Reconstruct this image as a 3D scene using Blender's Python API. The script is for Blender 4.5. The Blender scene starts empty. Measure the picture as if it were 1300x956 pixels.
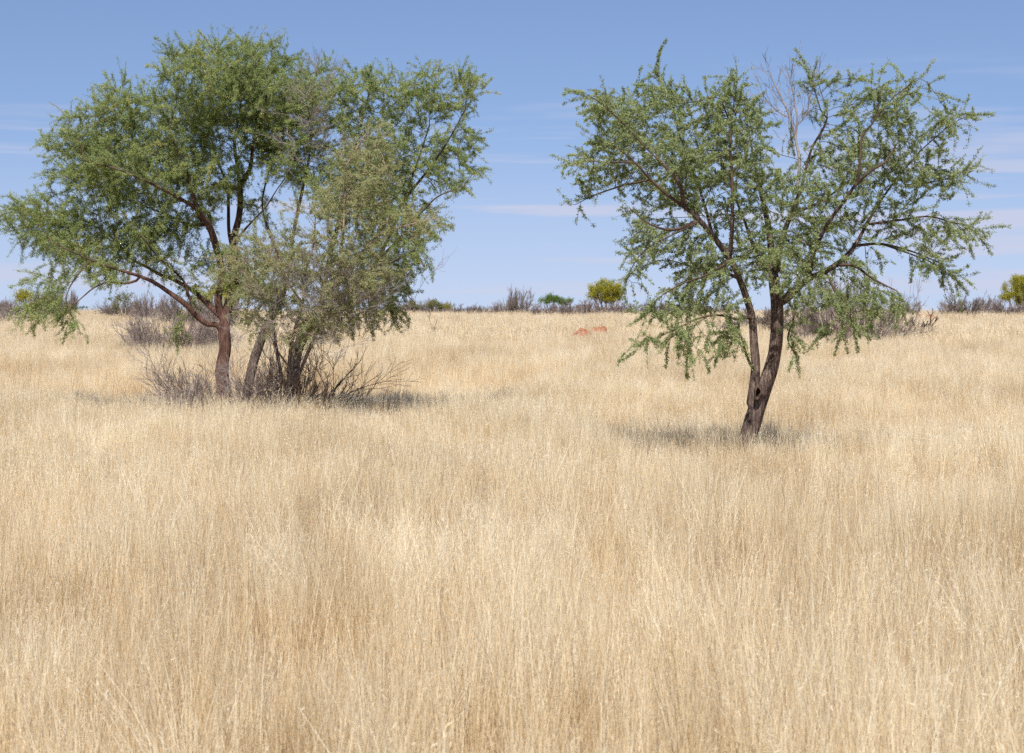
import bpy, math
import numpy as np

SC = bpy.context.scene
COL = SC.collection
F = 2167.0            # focal length in photo pixels (photo 1300 wide)
EYE = 2.0             # camera height, metres
ROW0 = 400.0          # photo row of the eye level

def P(px, py, d):
    """metres of something standing d metres away whose bearing was read off the photo"""
    return np.array([(px - 650.0) / F * d, d, EYE + (ROW0 - py) / F * d])

# ------------------------------------------------------------------ helpers
def tag(o, label=None, cat=None, group=None, kind=None):
    if label: o['label'] = label
    if cat: o['category'] = cat
    if group: o['group'] = group
    if kind: o['kind'] = kind
    return o

def empty(name, loc):
    o = bpy.data.objects.new(name, None); COL.objects.link(o)
    o.location = [float(v) for v in loc]; o.empty_display_size = 0.3
    return o

def mesh_from(name, V, Q, mat=None, attrs=None, smooth=False):
    """Q: (n,4) or (n,3) int array"""
    me = bpy.data.meshes.new(name)
    V = np.asarray(V, dtype=np.float32); Q = np.asarray(Q, dtype=np.int32)
    n, k = Q.shape
    me.vertices.add(len(V)); me.vertices.foreach_set('co', V.ravel())
    me.loops.add(n * k); me.loops.foreach_set('vertex_index', Q.ravel())
    me.polygons.add(n)
    me.polygons.foreach_set('loop_start', np.arange(0, n * k, k, dtype=np.int32))
    if smooth: me.polygons.foreach_set('use_smooth', np.ones(n, dtype=bool))
    if attrs:
        for an, av in attrs.items():
            a = me.attributes.new(an, 'FLOAT', 'POINT')
            a.data.foreach_set('value', np.asarray(av, dtype=np.float32))
    me.update(calc_edges=True)
    if mat: me.materials.append(mat)
    return me

def obj(name, me, parent=None, link=True):
    o = bpy.data.objects.new(name, me)
    if link: COL.objects.link(o)
    if parent is not None: o.parent = parent
    return o

def norm(v):
    return v / (np.linalg.norm(v, axis=-1, keepdims=True) + 1e-9)

def tubes(paths, radii, sides, rough=0.0, rng=None):
    """paths (N,K,3), radii (N,K) -> verts, quads"""
    paths = np.asarray(paths, float); radii = np.asarray(radii, float)
    N, K, _ = paths.shape
    T = np.empty_like(paths)
    T[:, 1:-1] = paths[:, 2:] - paths[:, :-2] if K > 2 else 0
    T[:, 0] = paths[:, 1] - paths[:, 0]; T[:, -1] = paths[:, -1] - paths[:, -2]
    T = norm(T)
    ref = np.where(np.abs(T[:, :1, 2:3]) > 0.8, np.array([[[1.0, 0.15, 0.05]]]), np.array([[[0.05, 0.1, 1.0]]]))
    ref = np.broadcast_to(ref, T.shape).copy()
    for k in range(K):                       # carry the frame along
        u = ref[:, k] - (ref[:, k] * T[:, k]).sum(-1, keepdims=True) * T[:, k]
        u = norm(u); ref[:, k] = u
        if k + 1 < K: ref[:, k + 1] = u
    W = np.cross(T, ref)
    a = np.linspace(0, 2 * np.pi, sides, endpoint=False)
    R = radii[:, :, None]
    if rough > 0:
        s = np.concatenate([[0], np.cumsum(np.linalg.norm(np.diff(paths[0], axis=0), axis=1))])[None, :, None]
        A = a[None, None, :]
        ph = rng.random(6) * 6.28
        tw = 0.9 * np.sin(s * 2.1 + ph[0])
        R = R * (1 + rough * (np.sin(3 * A + tw + ph[1]) * 0.7 + 0.5 * np.sin(7 * A + 1.7 * tw + s * 2 + ph[2])
                              + 0.45 * np.sin(2 * A + s * 7 + ph[3]) * np.sin(s * 11 + ph[4])
                              + 0.35 * np.sin(13 * A + s * 5 + ph[5])))
    V = paths[:, :, None, :] + R[..., None] * (np.cos(a)[None, None, :, None] * ref[:, :, None, :] +
                                               np.sin(a)[None, None, :, None] * W[:, :, None, :])
    base = (np.arange(N) * K * sides)[:, None, None]
    k = np.arange(K - 1)[None, :, None] * sides
    j = np.arange(sides)[None, None, :]; j2 = (j + 1) % sides
    q = np.stack([base + k + j, base + k + j2, base + k + sides + j2, base + k + sides + j], -1)
    return V.reshape(-1, 3), q.reshape(-1, 4)

class Acc:
    def __init__(s): s.V, s.Q, s.A, s.n = [], [], [], 0
    def add(s, V, Q, a=None):
        s.V.append(V); s.Q.append(Q + s.n); s.n += len(V)
        s.A.append(np.zeros(len(V)) if a is None else a)
    def mesh(s, name, mat, origin=(0, 0, 0), smooth=True):
        return mesh_from(name, np.concatenate(s.V) - np.asarray(origin), np.concatenate(s.Q), mat,
                         {'tint': np.concatenate(s.A)}, smooth)

def smoothnoise(x, y, seed=0):
    """cheap 2-D value noise, about -1..1"""
    xi = np.floor(x).astype(np.int64); yi = np.floor(y).astype(np.int64)
    fx = x - xi; fy = y - yi
    fx = fx * fx * (3 - 2 * fx); fy = fy * fy * (3 - 2 * fy)
    def h(a, b):
        n = (a * 374761393 + b * 668265263 + seed * 974634777) & 0xffffffff
        n = ((n ^ (n >> 13)) * 1274126177) & 0xffffffff
        n = n ^ (n >> 16)
        return (n & 0xffff) / 32767.5 - 1
    return ((h(xi, yi) * (1 - fx) + h(xi + 1, yi) * fx) * (1 - fy) +
            (h(xi, yi + 1) * (1 - fx) + h(xi + 1, yi + 1) * fx) * fy)

# ------------------------------------------------------------------ terrain
HY = np.array([-2000, 28, 45, 60, 80, 100, 130, 160, 185, 230, 400, 8000.])
HZ = np.array([0, 0, 0.28, 0.62, 1.0, 1.28, 1.60, 1.80, 1.84, 1.3, -3, -40.])
def ground(x, y):
    x = np.asarray(x, float); y = np.asarray(y, float)
    z = np.interp(y, HY, HZ)
    w = np.clip((y - 40) / 80, 0, 1)
    # shallow hollows added behind the trees to sink their cast shadows out of view
    side = np.clip((x + 1.0) / 3.0, 0, 1); side = side * side * (3 - 2 * side)
    z = z + side * np.interp(y, [20.9, 22.0, 23.2, 25.5, 28.2, 31, 35], [0, -.11, -.25, -.46, -.46, -.2, 0])
    z = z + (1 - side) * np.interp(y, [29.4, 31.0, 33.0, 36, 39, 41.5, 47], [0, -.10, -.27, -.50, -.62, -.55, 0])
    z = z + w * (0.10 * smoothnoise(x / 33, y / 45, 5) + 0.05 * smoothnoise(x / 12, y / 20, 6))
    z = z + 0.04 * smoothnoise(x / 4, y / 4, 7) * np.clip(1 - w, 0, 1)
    return z
def G(x, y): return float(ground(np.array([x]), np.array([y]))[0])

# ------------------------------------------------------------------ materials
def new_mat(name):
    m = bpy.data.materials.new(name); m.use_nodes = True
    nt = m.node_tree
    for n in list(nt.nodes): nt.nodes.remove(n)
    return m, nt
def N(nt, t, **kw):
    n = nt.nodes.new(t)
    for k, v in kw.items(): setattr(n, k, v)
    return n
def ramp(nt, fac, stops):
    r = N(nt, 'ShaderNodeValToRGB'); e = r.color_ramp.elements
    while len(e) < len(stops): e.new(0.5)
    for i, (p, c) in enumerate(stops):
        e[i].position = p; e[i].color = (*c, 1)
    nt.links.new(fac, r.inputs[0]); return r.outputs[0]
def mixc(nt, fac, a, b, mode='MIX'):
    m = N(nt, 'ShaderNodeMix', data_type='RGBA', blend_type=mode)
    for s, v in ((m.inputs[0], fac), (m.inputs[6], a), (m.inputs[7], b)):
        if isinstance(v, (int, float)): s.default_value = v
        elif isinstance(v, tuple): s.default_value = (*v, 1)
        else: nt.links.new(v, s)
    return m.outputs[2]
def math_(nt, op, a, b=None, c=None):
    m = N(nt, 'ShaderNodeMath', operation=op)
    for s, v in zip(m.inputs, (a, b, c)):
        if v is None: continue
        if isinstance(v, (int, float)): s.default_value = v
        else: nt.links.new(v, s)
    return m.outputs[0]
def noise(nt, vec, scale, detail=3, rough=0.55, sc3=None):
    if sc3 is not None:
        mp = N(nt, 'ShaderNodeMapping'); mp.inputs['Scale'].default_value = sc3
        nt.links.new(vec, mp.inputs[0]); vec = mp.outputs[0]
    n = N(nt, 'ShaderNodeTexNoise'); n.inputs['Scale'].default_value = scale
    n.inputs['Detail'].default_value = detail; n.inputs['Roughness'].default_value = rough
    nt.links.new(vec, n.inputs['Vector']); return n.outputs[0]

def leaf_mat(name, c_dark, c_mid, c_light, c_odd, odd=0.05, transl=0.45, clump=1.3):
    m, nt = new_mat(name); L = nt.links
    at = N(nt, 'ShaderNodeAttribute', attribute_name='tint')
    tc = N(nt, 'ShaderNodeTexCoord')
    nz = noise(nt, tc.outputs['Object'], clump, 3)
    f = math_(nt, 'ADD', math_(nt, 'MULTIPLY', at.outputs['Fac'], 0.55), math_(nt, 'MULTIPLY', nz, 0.5))
    col = ramp(nt, f, [(0.22, c_dark), (0.5, c_mid), (0.82, c_light)])
    gt = math_(nt, 'GREATER_THAN', at.outputs['Fac'], 1.0 - odd)
    col = mixc(nt, gt, col, c_odd)
    d = N(nt, 'ShaderNodeBsdfPrincipled'); d.inputs['Roughness'].default_value = 0.6
    d.inputs['Specular IOR Level'].default_value = 0.25
    L.new(col, d.inputs['Base Color'])
    t = N(nt, 'ShaderNodeBsdfTranslucent'); L.new(mixc(nt, 1.0, col, (1.0, 1.1, 0.6), 'MULTIPLY'), t.inputs['Color'])
    mx = N(nt, 'ShaderNodeMixShader'); mx.inputs[0].default_value = transl
    L.new(d.outputs[0], mx.inputs[1]); L.new(t.outputs[0], mx.inputs[2])
    o = N(nt, 'ShaderNodeOutputMaterial'); L.new(mx.outputs[0], o.inputs[0])
    return m

def bark_mat(name, c0, c1, c2, scale=1.0, bump=0.6):
    m, nt = new_mat(name); L = nt.links
    tc = N(nt, 'ShaderNodeTexCoord')
    a = noise(nt, tc.outputs['Object'], 9 * scale, 6, 0.7, (4, 4, 0.55))
    b = noise(nt, tc.outputs['Object'], 3 * scale, 4, 0.6, (1, 1, 0.6))
    f = math_(nt, 'ADD', math_(nt, 'MULTIPLY', a, 0.75), math_(nt, 'MULTIPLY', b, 0.35))
    col = ramp(nt, f, [(0.38, c0), (0.54, c1), (0.72, c2)])
    d = N(nt, 'ShaderNodeBsdfPrincipled'); d.inputs['Roughness'].default_value = 0.9
    d.inputs['Specular IOR Level'].default_value = 0.15
    L.new(col, d.inputs['Base Color'])
    bp = N(nt, 'ShaderNodeBump'); bp.inputs['Strength'].default_value = bump; bp.inputs['Distance'].default_value = 0.05
    L.new(a, bp.inputs['Height']); L.new(bp.outputs[0], d.inputs['Normal'])
    o = N(nt, 'ShaderNodeOutputMaterial'); L.new(d.outputs[0], o.inputs[0])
    return m

def twig_mat(name, c0, c1):
    m, nt = new_mat(name); L = nt.links
    tc = N(nt, 'ShaderNodeTexCoord')
    col = ramp(nt, noise(nt, tc.outputs['Object'], 5, 3), [(0.35, c0), (0.65, c1)])
    d = N(nt, 'ShaderNodeBsdfPrincipled'); d.inputs['Roughness'].default_value = 0.85
    d.inputs['Specular IOR Level'].default_value = 0.15
    L.new(col, d.inputs['Base Color'])
    o = N(nt, 'ShaderNodeOutputMaterial'); L.new(d.outputs[0], o.inputs[0])
    return m

def grass_mat():
    m, nt = new_mat('dry_grass'); L = nt.links
    at = N(nt, 'ShaderNodeAttribute', attribute_name='tint')
    geo = N(nt, 'ShaderNodeNewGeometry')
    n1 = noise(nt, geo.outputs['Position'], 1.0, 4, 0.6, (0.30, 0.16, 0.05))
    n2 = noise(nt, geo.outputs['Position'], 1.0, 3, 0.6, (2.5, 1.3, 0.15))
    f = math_(nt, 'ADD', math_(nt, 'SUBTRACT', math_(nt, 'MULTIPLY', at.outputs['Fac'], 0.44), 0.14),
              math_(nt, 'ADD', math_(nt, 'MULTIPLY', n1, 0.58), math_(nt, 'MULTIPLY', n2, 0.50)))
    col = ramp(nt, f, GRASS_RAMP)
    d = N(nt, 'ShaderNodeBsdfPrincipled'); d.inputs['Roughness'].default_value = 0.6
    d.inputs['Specular IOR Level'].default_value = 0.2
    L.new(col, d.inputs['Base Color'])
    t = N(nt, 'ShaderNodeBsdfTranslucent'); L.new(col, t.inputs['Color'])
    mx = N(nt, 'ShaderNodeMixShader'); mx.inputs[0].default_value = 0.35
    L.new(d.outputs[0], mx.inputs[1]); L.new(t.outputs[0], mx.inputs[2])
    o = N(nt, 'ShaderNodeOutputMaterial'); L.new(mx.outputs[0], o.inputs[0])
    return m

GRASS_RAMP = [(0.30, (0.26, 0.180, 0.110)), (0.47, (0.58, 0.442, 0.262)), (0.62, (0.78, 0.650, 0.430)), (0.80, (0.93, 0.85, 0.66))]

def ground_mat():
    m, nt = new_mat('sandy_ground'); L = nt.links
    geo = N(nt, 'ShaderNodeNewGeometry')
    a = noise(nt, geo.outputs['Position'], 0.5, 6)
    b = noise(nt, geo.outputs['Position'], 14, 4)
    f = math_(nt, 'ADD', math_(nt, 'MULTIPLY', a, 0.5), math_(nt, 'MULTIPLY', b, 0.5))
    col = ramp(nt, f, [(0.35, (0.30, 0.17, 0.09)), (0.5, (0.42, 0.30, 0.17)), (0.65, (0.55, 0.42, 0.26))])
    d = N(nt, 'ShaderNodeBsdfPrincipled'); d.inputs['Roughness'].default_value = 0.95
    d.inputs['Specular IOR Level'].default_value = 0.1
    L.new(col, d.inputs['Base Color'])
    bp = N(nt, 'ShaderNodeBump'); bp.inputs['Strength'].default_value = 0.5; bp.inputs['Distance'].default_value = 0.05
    L.new(b, bp.inputs['Height']); L.new(bp.outputs[0], d.inputs['Normal'])
    o = N(nt, 'ShaderNodeOutputMaterial'); L.new(d.outputs[0], o.inputs[0])
    return m

def soil_mat():
    m, nt = new_mat('red_soil'); L = nt.links
    geo = N(nt, 'ShaderNodeNewGeometry')
    b = noise(nt, geo.outputs['Position'], 4, 6)
    col = ramp(nt, b, [(0.35, (0.24, 0.085, 0.045)), (0.65, (0.38, 0.155, 0.09))])
    d = N(nt, 'ShaderNodeBsdfPrincipled'); d.inputs['Roughness'].default_value = 0.95
    d.inputs['Specular IOR Level'].default_value = 0.1
    L.new(col, d.inputs['Base Color'])
    bp = N(nt, 'ShaderNodeBump'); bp.inputs['Strength'].default_value = 0.8; bp.inputs['Distance'].default_value = 0.1
    L.new(b, bp.inputs['Height']); L.new(bp.outputs[0], d.inputs['Normal'])
    o = N(nt, 'ShaderNodeOutputMaterial'); L.new(d.outputs[0], o.inputs[0])
    return m

M = {}
M['grass'] = grass_mat()
M['ground'] = ground_mat()
M['soil'] = soil_mat()
M['bark_red'] = bark_mat('red_brown_bark', (0.03, 0.018, 0.015), (0.105, 0.055, 0.043), (0.24, 0.145, 0.11))
M['bark_grey'] = bark_mat('grey_shaggy_bark', (0.05, 0.035, 0.027), (0.16, 0.12, 0.098), (0.42, 0.35, 0.29), 1.5, 1.0)
M['bark_brown'] = bark_mat('brown_furrowed_bark', (0.028, 0.020, 0.018), (0.135, 0.095, 0.08), (0.40, 0.30, 0.25), 1.0, 1.0)
M['twig_dark'] = twig_mat('dark_twig', (0.045, 0.03, 0.024), (0.13, 0.085, 0.06))
M['twig_pink'] = twig_mat('pale_pinkish_twig', (0.20, 0.13, 0.10), (0.42, 0.29, 0.23))
M['twig_grey'] = twig_mat('bleached_grey_twig', (0.16, 0.135, 0.125), (0.36, 0.31, 0.295))
M['dead_brown'] = twig_mat('dead_brown_branch', (0.05, 0.037, 0.03), (0.17, 0.125, 0.10))
M['bush_grey'] = twig_mat('bare_bush_twig', (0.14, 0.115, 0.10), (0.33, 0.275, 0.24))
M['bush_mauve'] = twig_mat('bare_mauve_bush_twig', (0.16, 0.125, 0.115), (0.36, 0.295, 0.27))
M['leaf_left'] = leaf_mat('olive_green_leaf', (0.165, 0.21, 0.075), (0.31, 0.37, 0.145), (0.46, 0.50, 0.235), (0.62, 0.44, 0.10), 0.09)
M['leaf_right'] = leaf_mat('fresh_green_leaf', (0.175, 0.21, 0.095), (0.305, 0.355, 0.17), (0.44, 0.485, 0.255), (0.50, 0.33, 0.05), 0.006)
M['leaf_olive'] = leaf_mat('dusty_olive_leaf', (0.21, 0.225, 0.105), (0.35, 0.365, 0.185), (0.48, 0.49, 0.28), (0.42, 0.25, 0.13), 0.07)
M['leaf_yellow'] = leaf_mat('yellow_green_leaf', (0.20, 0.19, 0.02), (0.38, 0.35, 0.04), (0.55, 0.50, 0.08), (0.55, 0.42, 0.03), 0.1)
M['leaf_flat'] = leaf_mat('bright_green_leaf', (0.07, 0.12, 0.03), (0.14, 0.22, 0.06), (0.22, 0.32, 0.09), (0.2, 0.3, 0.05), 0.1)
M['leaf_greygreen'] = leaf_mat('grey_green_leaf', (0.14, 0.14, 0.07), (0.22, 0.22, 0.11), (0.31, 0.30, 0.15), (0.3, 0.3, 0.1), 0.1)

# ------------------------------------------------------------------ camera, light, sky
cam = bpy.data.cameras.new('camera'); co = bpy.data.objects.new('camera', cam); COL.objects.link(co)
cam.sensor_width = 36.0; cam.lens = 36.0 * F / 1300.0
cam.shift_y = -(478.0 - ROW0) / 1300.0
co.location = (0, 0, EYE); co.rotation_euler = (math.radians(90), 0, 0)
cam.clip_start = 0.1; cam.clip_end = 20000
cam.dof.use_dof = True; cam.dof.focus_distance = 27.0; cam.dof.aperture_fstop = 7.1
SC.camera = co

SUN_EL, SUN_AZ = math.radians(54), math.radians(186)     # azimuth clockwise from +Y: behind the camera, a little to its left
sd = bpy.data.lights.new('sun', 'SUN'); so = bpy.data.objects.new('sun', sd); COL.objects.link(so)
sd.energy = 3.35; sd.angle = math.radians(0.53); sd.color = (1.0, 0.955, 0.88)
dirv = np.array([math.sin(SUN_AZ) * math.cos(SUN_EL), math.cos(SUN_AZ) * math.cos(SUN_EL), math.sin(SUN_EL)])
import mathutils
so.rotation_euler = mathutils.Vector(dirv).to_track_quat('Z', 'Y').to_euler()
so.location = (0, -10, 30)

W = bpy.data.worlds.new('World'); SC.world = W; W.use_nodes = True
nt = W.node_tree
for n in list(nt.nodes): nt.nodes.remove(n)
sky = N(nt, 'ShaderNodeTexSky', sky_type='NISHITA'); sky.sun_disc = False
sky.sun_elevation = SUN_EL; sky.sun_rotation = SUN_AZ
sky.altitude = 1200; sky.air_density = 0.75; sky.dust_density = 0.0; sky.ozone_density = 4.0
tc = N(nt, 'ShaderNodeTexCoord')
gen = tc.outputs['Generated']
sep = N(nt, 'ShaderNodeSeparateXYZ'); nt.links.new(gen, sep.inputs[0])
mvec = N(nt, 'ShaderNodeCombineXYZ'); nt.links.new(sep.outputs[0], mvec.inputs[0]); nt.links.new(sep.outputs[1], mvec.inputs[1])
nt.links.new(math_(nt, 'ADD', math_(nt, 'MULTIPLY', sep.outputs[2], 0.60), 0.062), mvec.inputs[2])   # clearer air near the horizon than the model's
nt.links.new(mvec.outputs[0], sky.inputs[0])
# thin cirrus in flat streaks, thickest to the right
st = noise(nt, gen, 1.0, 5, 0.55, (1.8, 1.8, 46.0))
st2 = noise(nt, gen, 1.0, 5, 0.6, (9.0, 9.0, 130.0))
s_ = math_(nt, 'ADD', math_(nt, 'MULTIPLY', st, 0.68), math_(nt, 'MULTIPLY', st2, 0.32))
side = N(nt, 'ShaderNodeMapRange'); nt.links.new(sep.outputs[0], side.inputs[0])
side.inputs[1].default_value = -0.06; side.inputs[2].default_value = 0.27
side.inputs[3].default_value = -0.09; side.inputs[4].default_value = 0.06
s_ = math_(nt, 'ADD', math_(nt, 'MULTIPLY', math_(nt, 'SUBTRACT', s_, 0.5), 1.7), 0.515)
s_ = math_(nt, 'ADD', s_, side.outputs[0])
low = N(nt, 'ShaderNodeMapRange'); nt.links.new(sep.outputs[2], low.inputs[0])
low.inputs[1].default_value = 0.075; low.inputs[2].default_value = 0.045; low.inputs[3].default_value = 0.0; low.inputs[4].default_value = 0.08
s_ = math_(nt, 'ADD', s_, low.outputs[0])
cl = N(nt, 'ShaderNodeMapRange'); cl.interpolation_type = 'SMOOTHSTEP'; nt.links.new(s_, cl.inputs[0])
cl.inputs[1].default_value = 0.48; cl.inputs[2].default_value = 0.74; cl.inputs[3].default_value = 0; cl.inputs[4].default_value = 0.75
hi = N(nt, 'ShaderNodeMapRange'); nt.links.new(sep.outputs[2], hi.inputs[0])
hi.inputs[1].default_value = 0.16; hi.inputs[2].default_value = 0.06; hi.inputs[3].default_value = 0.0; hi.inputs[4].default_value = 1.0
cf = math_(nt, 'MULTIPLY', cl.outputs[0], hi.outputs[0])
veil = N(nt, 'ShaderNodeMapRange'); nt.links.new(sep.outputs[2], veil.inputs[0])      # pale dust veil low in the sky
veil.inputs[1].default_value = 0.11; veil.inputs[2].default_value = 0.0; veil.inputs[3].default_value = 0.0; veil.inputs[4].default_value = 0.5
cf = math_(nt, 'MAXIMUM', cf, veil.outputs[0])
SKY_TINT = (1.02, 0.92, 0.925)
skyc = mixc(nt, 1.0, sky.outputs[0], SKY_TINT, 'MULTIPLY')
CLOUD = (5.3, 5.4, 6.6)
skyc = mixc(nt, cf, skyc, CLOUD)
bg = N(nt, 'ShaderNodeBackground'); bg.inputs[1].default_value = 0.063
nt.links.new(skyc, bg.inputs[0])
ow = N(nt, 'ShaderNodeOutputWorld'); nt.links.new(bg.outputs[0], ow.inputs[0])

SC.view_settings.view_transform = 'Standard'; SC.view_settings.look = 'None'
SC.view_settings.gamma = 1; SC.view_settings.use_curve_mapping = False
SC.view_settings.exposure = 0.92
SC.cycles.use_denoising = False; SC.cycles.max_bounces = 10; SC.cycles.diffuse_bounces = 8; SC.cycles.glossy_bounces = 1
SC.cycles.transmission_bounces = 8; SC.cycles.transparent_max_bounces = 4
SC.cycles.caustics_reflective = False; SC.cycles.caustics_refractive = False

# ------------------------------------------------------------------ ground sheet
ys = np.concatenate([np.arange(-60, 0, 4.0), np.arange(0, 60, 1.0), np.arange(60, 260, 3.0), np.geomspace(260, 8000, 30)])
xr = np.concatenate([np.arange(0, 30, 1.0), np.arange(30, 120, 3.0), np.geomspace(120, 6000, 24)])
xs = np.concatenate([-xr[:0:-1], xr])
X, Y = np.meshgrid(xs, ys)
V = np.stack([X, Y, ground(X, Y)], -1).reshape(-1, 3)
ni, nj = len(ys), len(xs)
I, J = np.meshgrid(np.arange(ni - 1), np.arange(nj - 1), indexing='ij')
q = (I * nj + J).ravel()
g = obj('ground', mesh_from('ground', V, np.stack([q, q + 1, q + nj + 1, q + nj], -1), M['ground'], smooth=True))
tag(g, 'sandy ground sheet lying under the tall pale grass', 'ground', kind='structure')

# red soil mounds
def mound(px, py, d, rx, ry, h, label, seed):
    c = P(px, py, d); cz = G(c[0], c[1])
    n = 36; u = np.linspace(-1, 1, n); A, B = np.meshgrid(u, u)
    r = np.sqrt(A ** 2 + B ** 2)
    x = c[0] + A * rx; y = c[1] + B * ry
    z = ground(x, y) + h * np.clip(1.3 * (1 - r * r), 0, 1) * (0.85 + 0.22 * smoothnoise(A * 2.2, B * 2.2, seed) + 0.10 * smoothnoise(A * 7, B * 7, seed + 1)) - 0.06
    V = np.stack([x, y, z], -1).reshape(-1, 3)
    I, J = np.meshgrid(np.arange(n - 1), np.arange(n - 1), indexing='ij'); q = (I * n + J).ravel()
    o = obj('soil_mound', mesh_from('soil_mound', V - [c[0], c[1], cz], np.stack([q, q + 1, q + n + 1, q + n], -1), M['soil'], smooth=True))
    o.location = (c[0], c[1], cz)
    return tag(o, label, 'soil mound', kind='structure')
MOUNDS = [(738, 431, 72, 0.66, 1.3, 0.64), (760, 427, 77, 0.60, 1.2, 0.58), (1176, 402, 110, 1.1, 2.0, 0.66)]
mound(*MOUNDS[0], 'low heap of bare orange red soil in the pale grass between the two big trees', 21)
mound(*MOUNDS[1], 'smaller strip of orange red soil just right of the soil heap in the grass', 23)
mound(*MOUNDS[2], 'thin streak of orange soil below the horizon behind the dead sapling at right', 25)

# ------------------------------------------------------------------ grass
def make_tuft(rng, nb, rad, hmin, hmax, w, segs, heads, lean, tm=0.5, base=None):
    bl = rng.random() * 6.283; bl = 0.22 * np.array([math.cos(bl), math.sin(bl), 0]) if base else np.zeros(3)
    Vs, Qs, Ts = [], [], []
    n = 0
    K = segs + 1
    for b in range(nb):
        a = rng.random() * 6.283; r = rad * math.sqrt(rng.random())
        p = np.array([math.cos(a) * r, math.sin(a) * r, -0.03])
        h = rng.uniform(hmin, hmax) * (0.75 if rng.random() < 0.3 else 1.0)
        la = rng.random() * 6.283; ln = abs(rng.normal(0, lean * 0.8))
        d = np.array([math.cos(la) * ln, math.sin(la) * ln, 1.0]); d /= np.linalg.norm(d)
        bend = rng.normal(0, lean * 0.6, 3); bend[2] = -abs(bend[2]) * 0.4; bend = bend + bl
        t = np.linspace(0, 1, K)[:, None]
        path = p + d * t * h + bend * (t ** 2.2) * h
        fa = rng.random() * 3.14159
        sd_ = np.array([math.cos(fa), math.sin(fa), 0])
        ww = w * rng.uniform(0.6, 1.5)
        wid = ww * (1 - 0.75 * t ** 1.5)
        A = path - sd_ * wid * 0.5; B = path + sd_ * wid * 0.5
        V = np.empty((2 * K, 3)); V[0::2] = A; V[1::2] = B
        q = np.array([[2 * k, 2 * k + 1, 2 * k + 3, 2 * k + 2] for k in range(segs)])
        tint = np.clip(rng.normal(tm, 0.28), 0, 1)
        Vs.append(V); Qs.append(q + n); n += 2 * K
        Ts.append(np.full(2 * K, tint))
        if rng.random() < heads:                       # feathery seed head
            tip = path[-1]; dd = path[-1] - path[-2]; dd /= np.linalg.norm(dd)
            nh = 7
            for k in range(nh):
                c = tip - dd * (k * 0.016) + rng.normal(0, 0.003, 3)
                o = norm(dd * 0.9 + rng.normal(0, 0.6, 3))
                s = norm(np.cross(o, rng.normal(0, 1, 3)))
                l = rng.uniform(0.018, 0.036) * (w / 0.0035) ** 0.5; wv = w * 0.7
                V = np.stack([c, c + o * l * 0.5 + s * wv * 0.5, c + o * l, c + o * l * 0.5 - s * wv * 0.5])
                Vs.append(V); Qs.append(np.array([[0, 1, 2, 3]]) + n); n += 4
                Ts.append(np.full(4, min(1, tint + 0.2)))
    return np.concatenate(Vs), np.concatenate(Qs), np.concatenate(Ts)

src = bpy.data.collections.new('grass_source')
rng = np.random.default_rng(11)
NEAR, MID, FAR = 10, 8, 8
for i in range(NEAR + MID + FAR + 4):
    if i < NEAR: args = (75, 0.13, 0.36, 0.72, 0.0030, 5, 0.10, 0.15)
    elif i < NEAR + MID: args = (56, 0.20, 0.34, 0.68, 0.0050, 3, 0.30, 0.15)
    elif i >= NEAR + MID + FAR: args = (80, 0.11, 0.42, 0.74, 0.0034, 4, 0.3, 0.20, 0.95, True)
    else: args = (60, 0.45, 0.34, 0.66, 0.013, 2, 0.25, 0.15)
    V, Q, T = make_tuft(rng, *args)
    me = mesh_from('grass_tuft', V, Q, M['grass'], {'tint': T})
    o = bpy.data.objects.new('tuft_%02d' % i, me); src.objects.link(o)

def scatter(y0, y1, dens, i0, i1, seed, pw=0.0):
    r = np.random.default_rng(seed)
    half = lambda y: 0.30 * y * 1.22 + 3.0
    area = (half(y0) + half(y1)) * (y1 - y0)
    n = int(area * dens)
    y = y0 + (y1 - y0) * r.random(n); x = (r.random(n) * 2 - 1) * half(y1)
    k = np.abs(x) < half(y); 
    x = x[k]; y = y[k]
    for (px, py, d, rx, ry, h) in MOUNDS:
        c = P(px, py, d)
        k = ((x - c[0]) / (rx * 1.05)) ** 2 + ((y - c[1] + ry * 1.5) / (ry * 2.4)) ** 2 > 1
        k |= r.random(len(x)) < 0.10
        x = x[k]; y = y[k]
    hgt = 1.0 + 0.24 * smoothnoise(x / 3.0, y / 4.0, 3) + 0.32 * smoothnoise(x / 0.8, y / 0.9, 4) + 0.08 * r.normal(0, 1, len(x))
    # now and then a taller, brighter clump
    tall = r.random(len(x)) < 0.04
    hgt = np.clip(hgt, 0.55, 1.5) * np.where(tall, 1.25, 1.0)
    ii = r.integers(i0, i1, len(x))
    if y1 < 101: ii = np.where(r.random(len(x)) < 0.07 * (1 + 1.4 * smoothnoise(x / 2.5, y / 4, 9)), NEAR + MID + FAR + r.integers(0, 4, len(x)), ii)
    return x, y, hgt, ii, r.random(len(x)) * 6.283, r.normal(0, 0.07, (len(x), 2))
parts = [scatter(4.5, 15, 36, 0, NEAR, 1), scatter(15, 24, 28, 0, NEAR + MID, 2), scatter(24, 40, 24, NEAR, NEAR + MID, 3),
         scatter(40, 62, 12, NEAR, NEAR + MID, 4), scatter(62, 100, 3.2, NEAR + MID, NEAR + MID + FAR, 5),
         scatter(100, 200, 1.7, NEAR + MID, NEAR + MID + FAR, 6)]
gx, gy, gh, gi, gr, gt_ = [np.concatenate([p[i] for p in parts]) for i in range(6)]
print('grass instances', len(gx))
me = bpy.data.meshes.new('grass')
me.vertices.add(len(gx))
me.vertices.foreach_set('co', np.stack([gx, gy, ground(gx, gy)], -1).astype(np.float32).ravel())
a = me.attributes.new('idx', 'INT', 'POINT'); a.data.foreach_set('value', gi.astype(np.int32))
a = me.attributes.new('rot', 'FLOAT_VECTOR', 'POINT')
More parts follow.
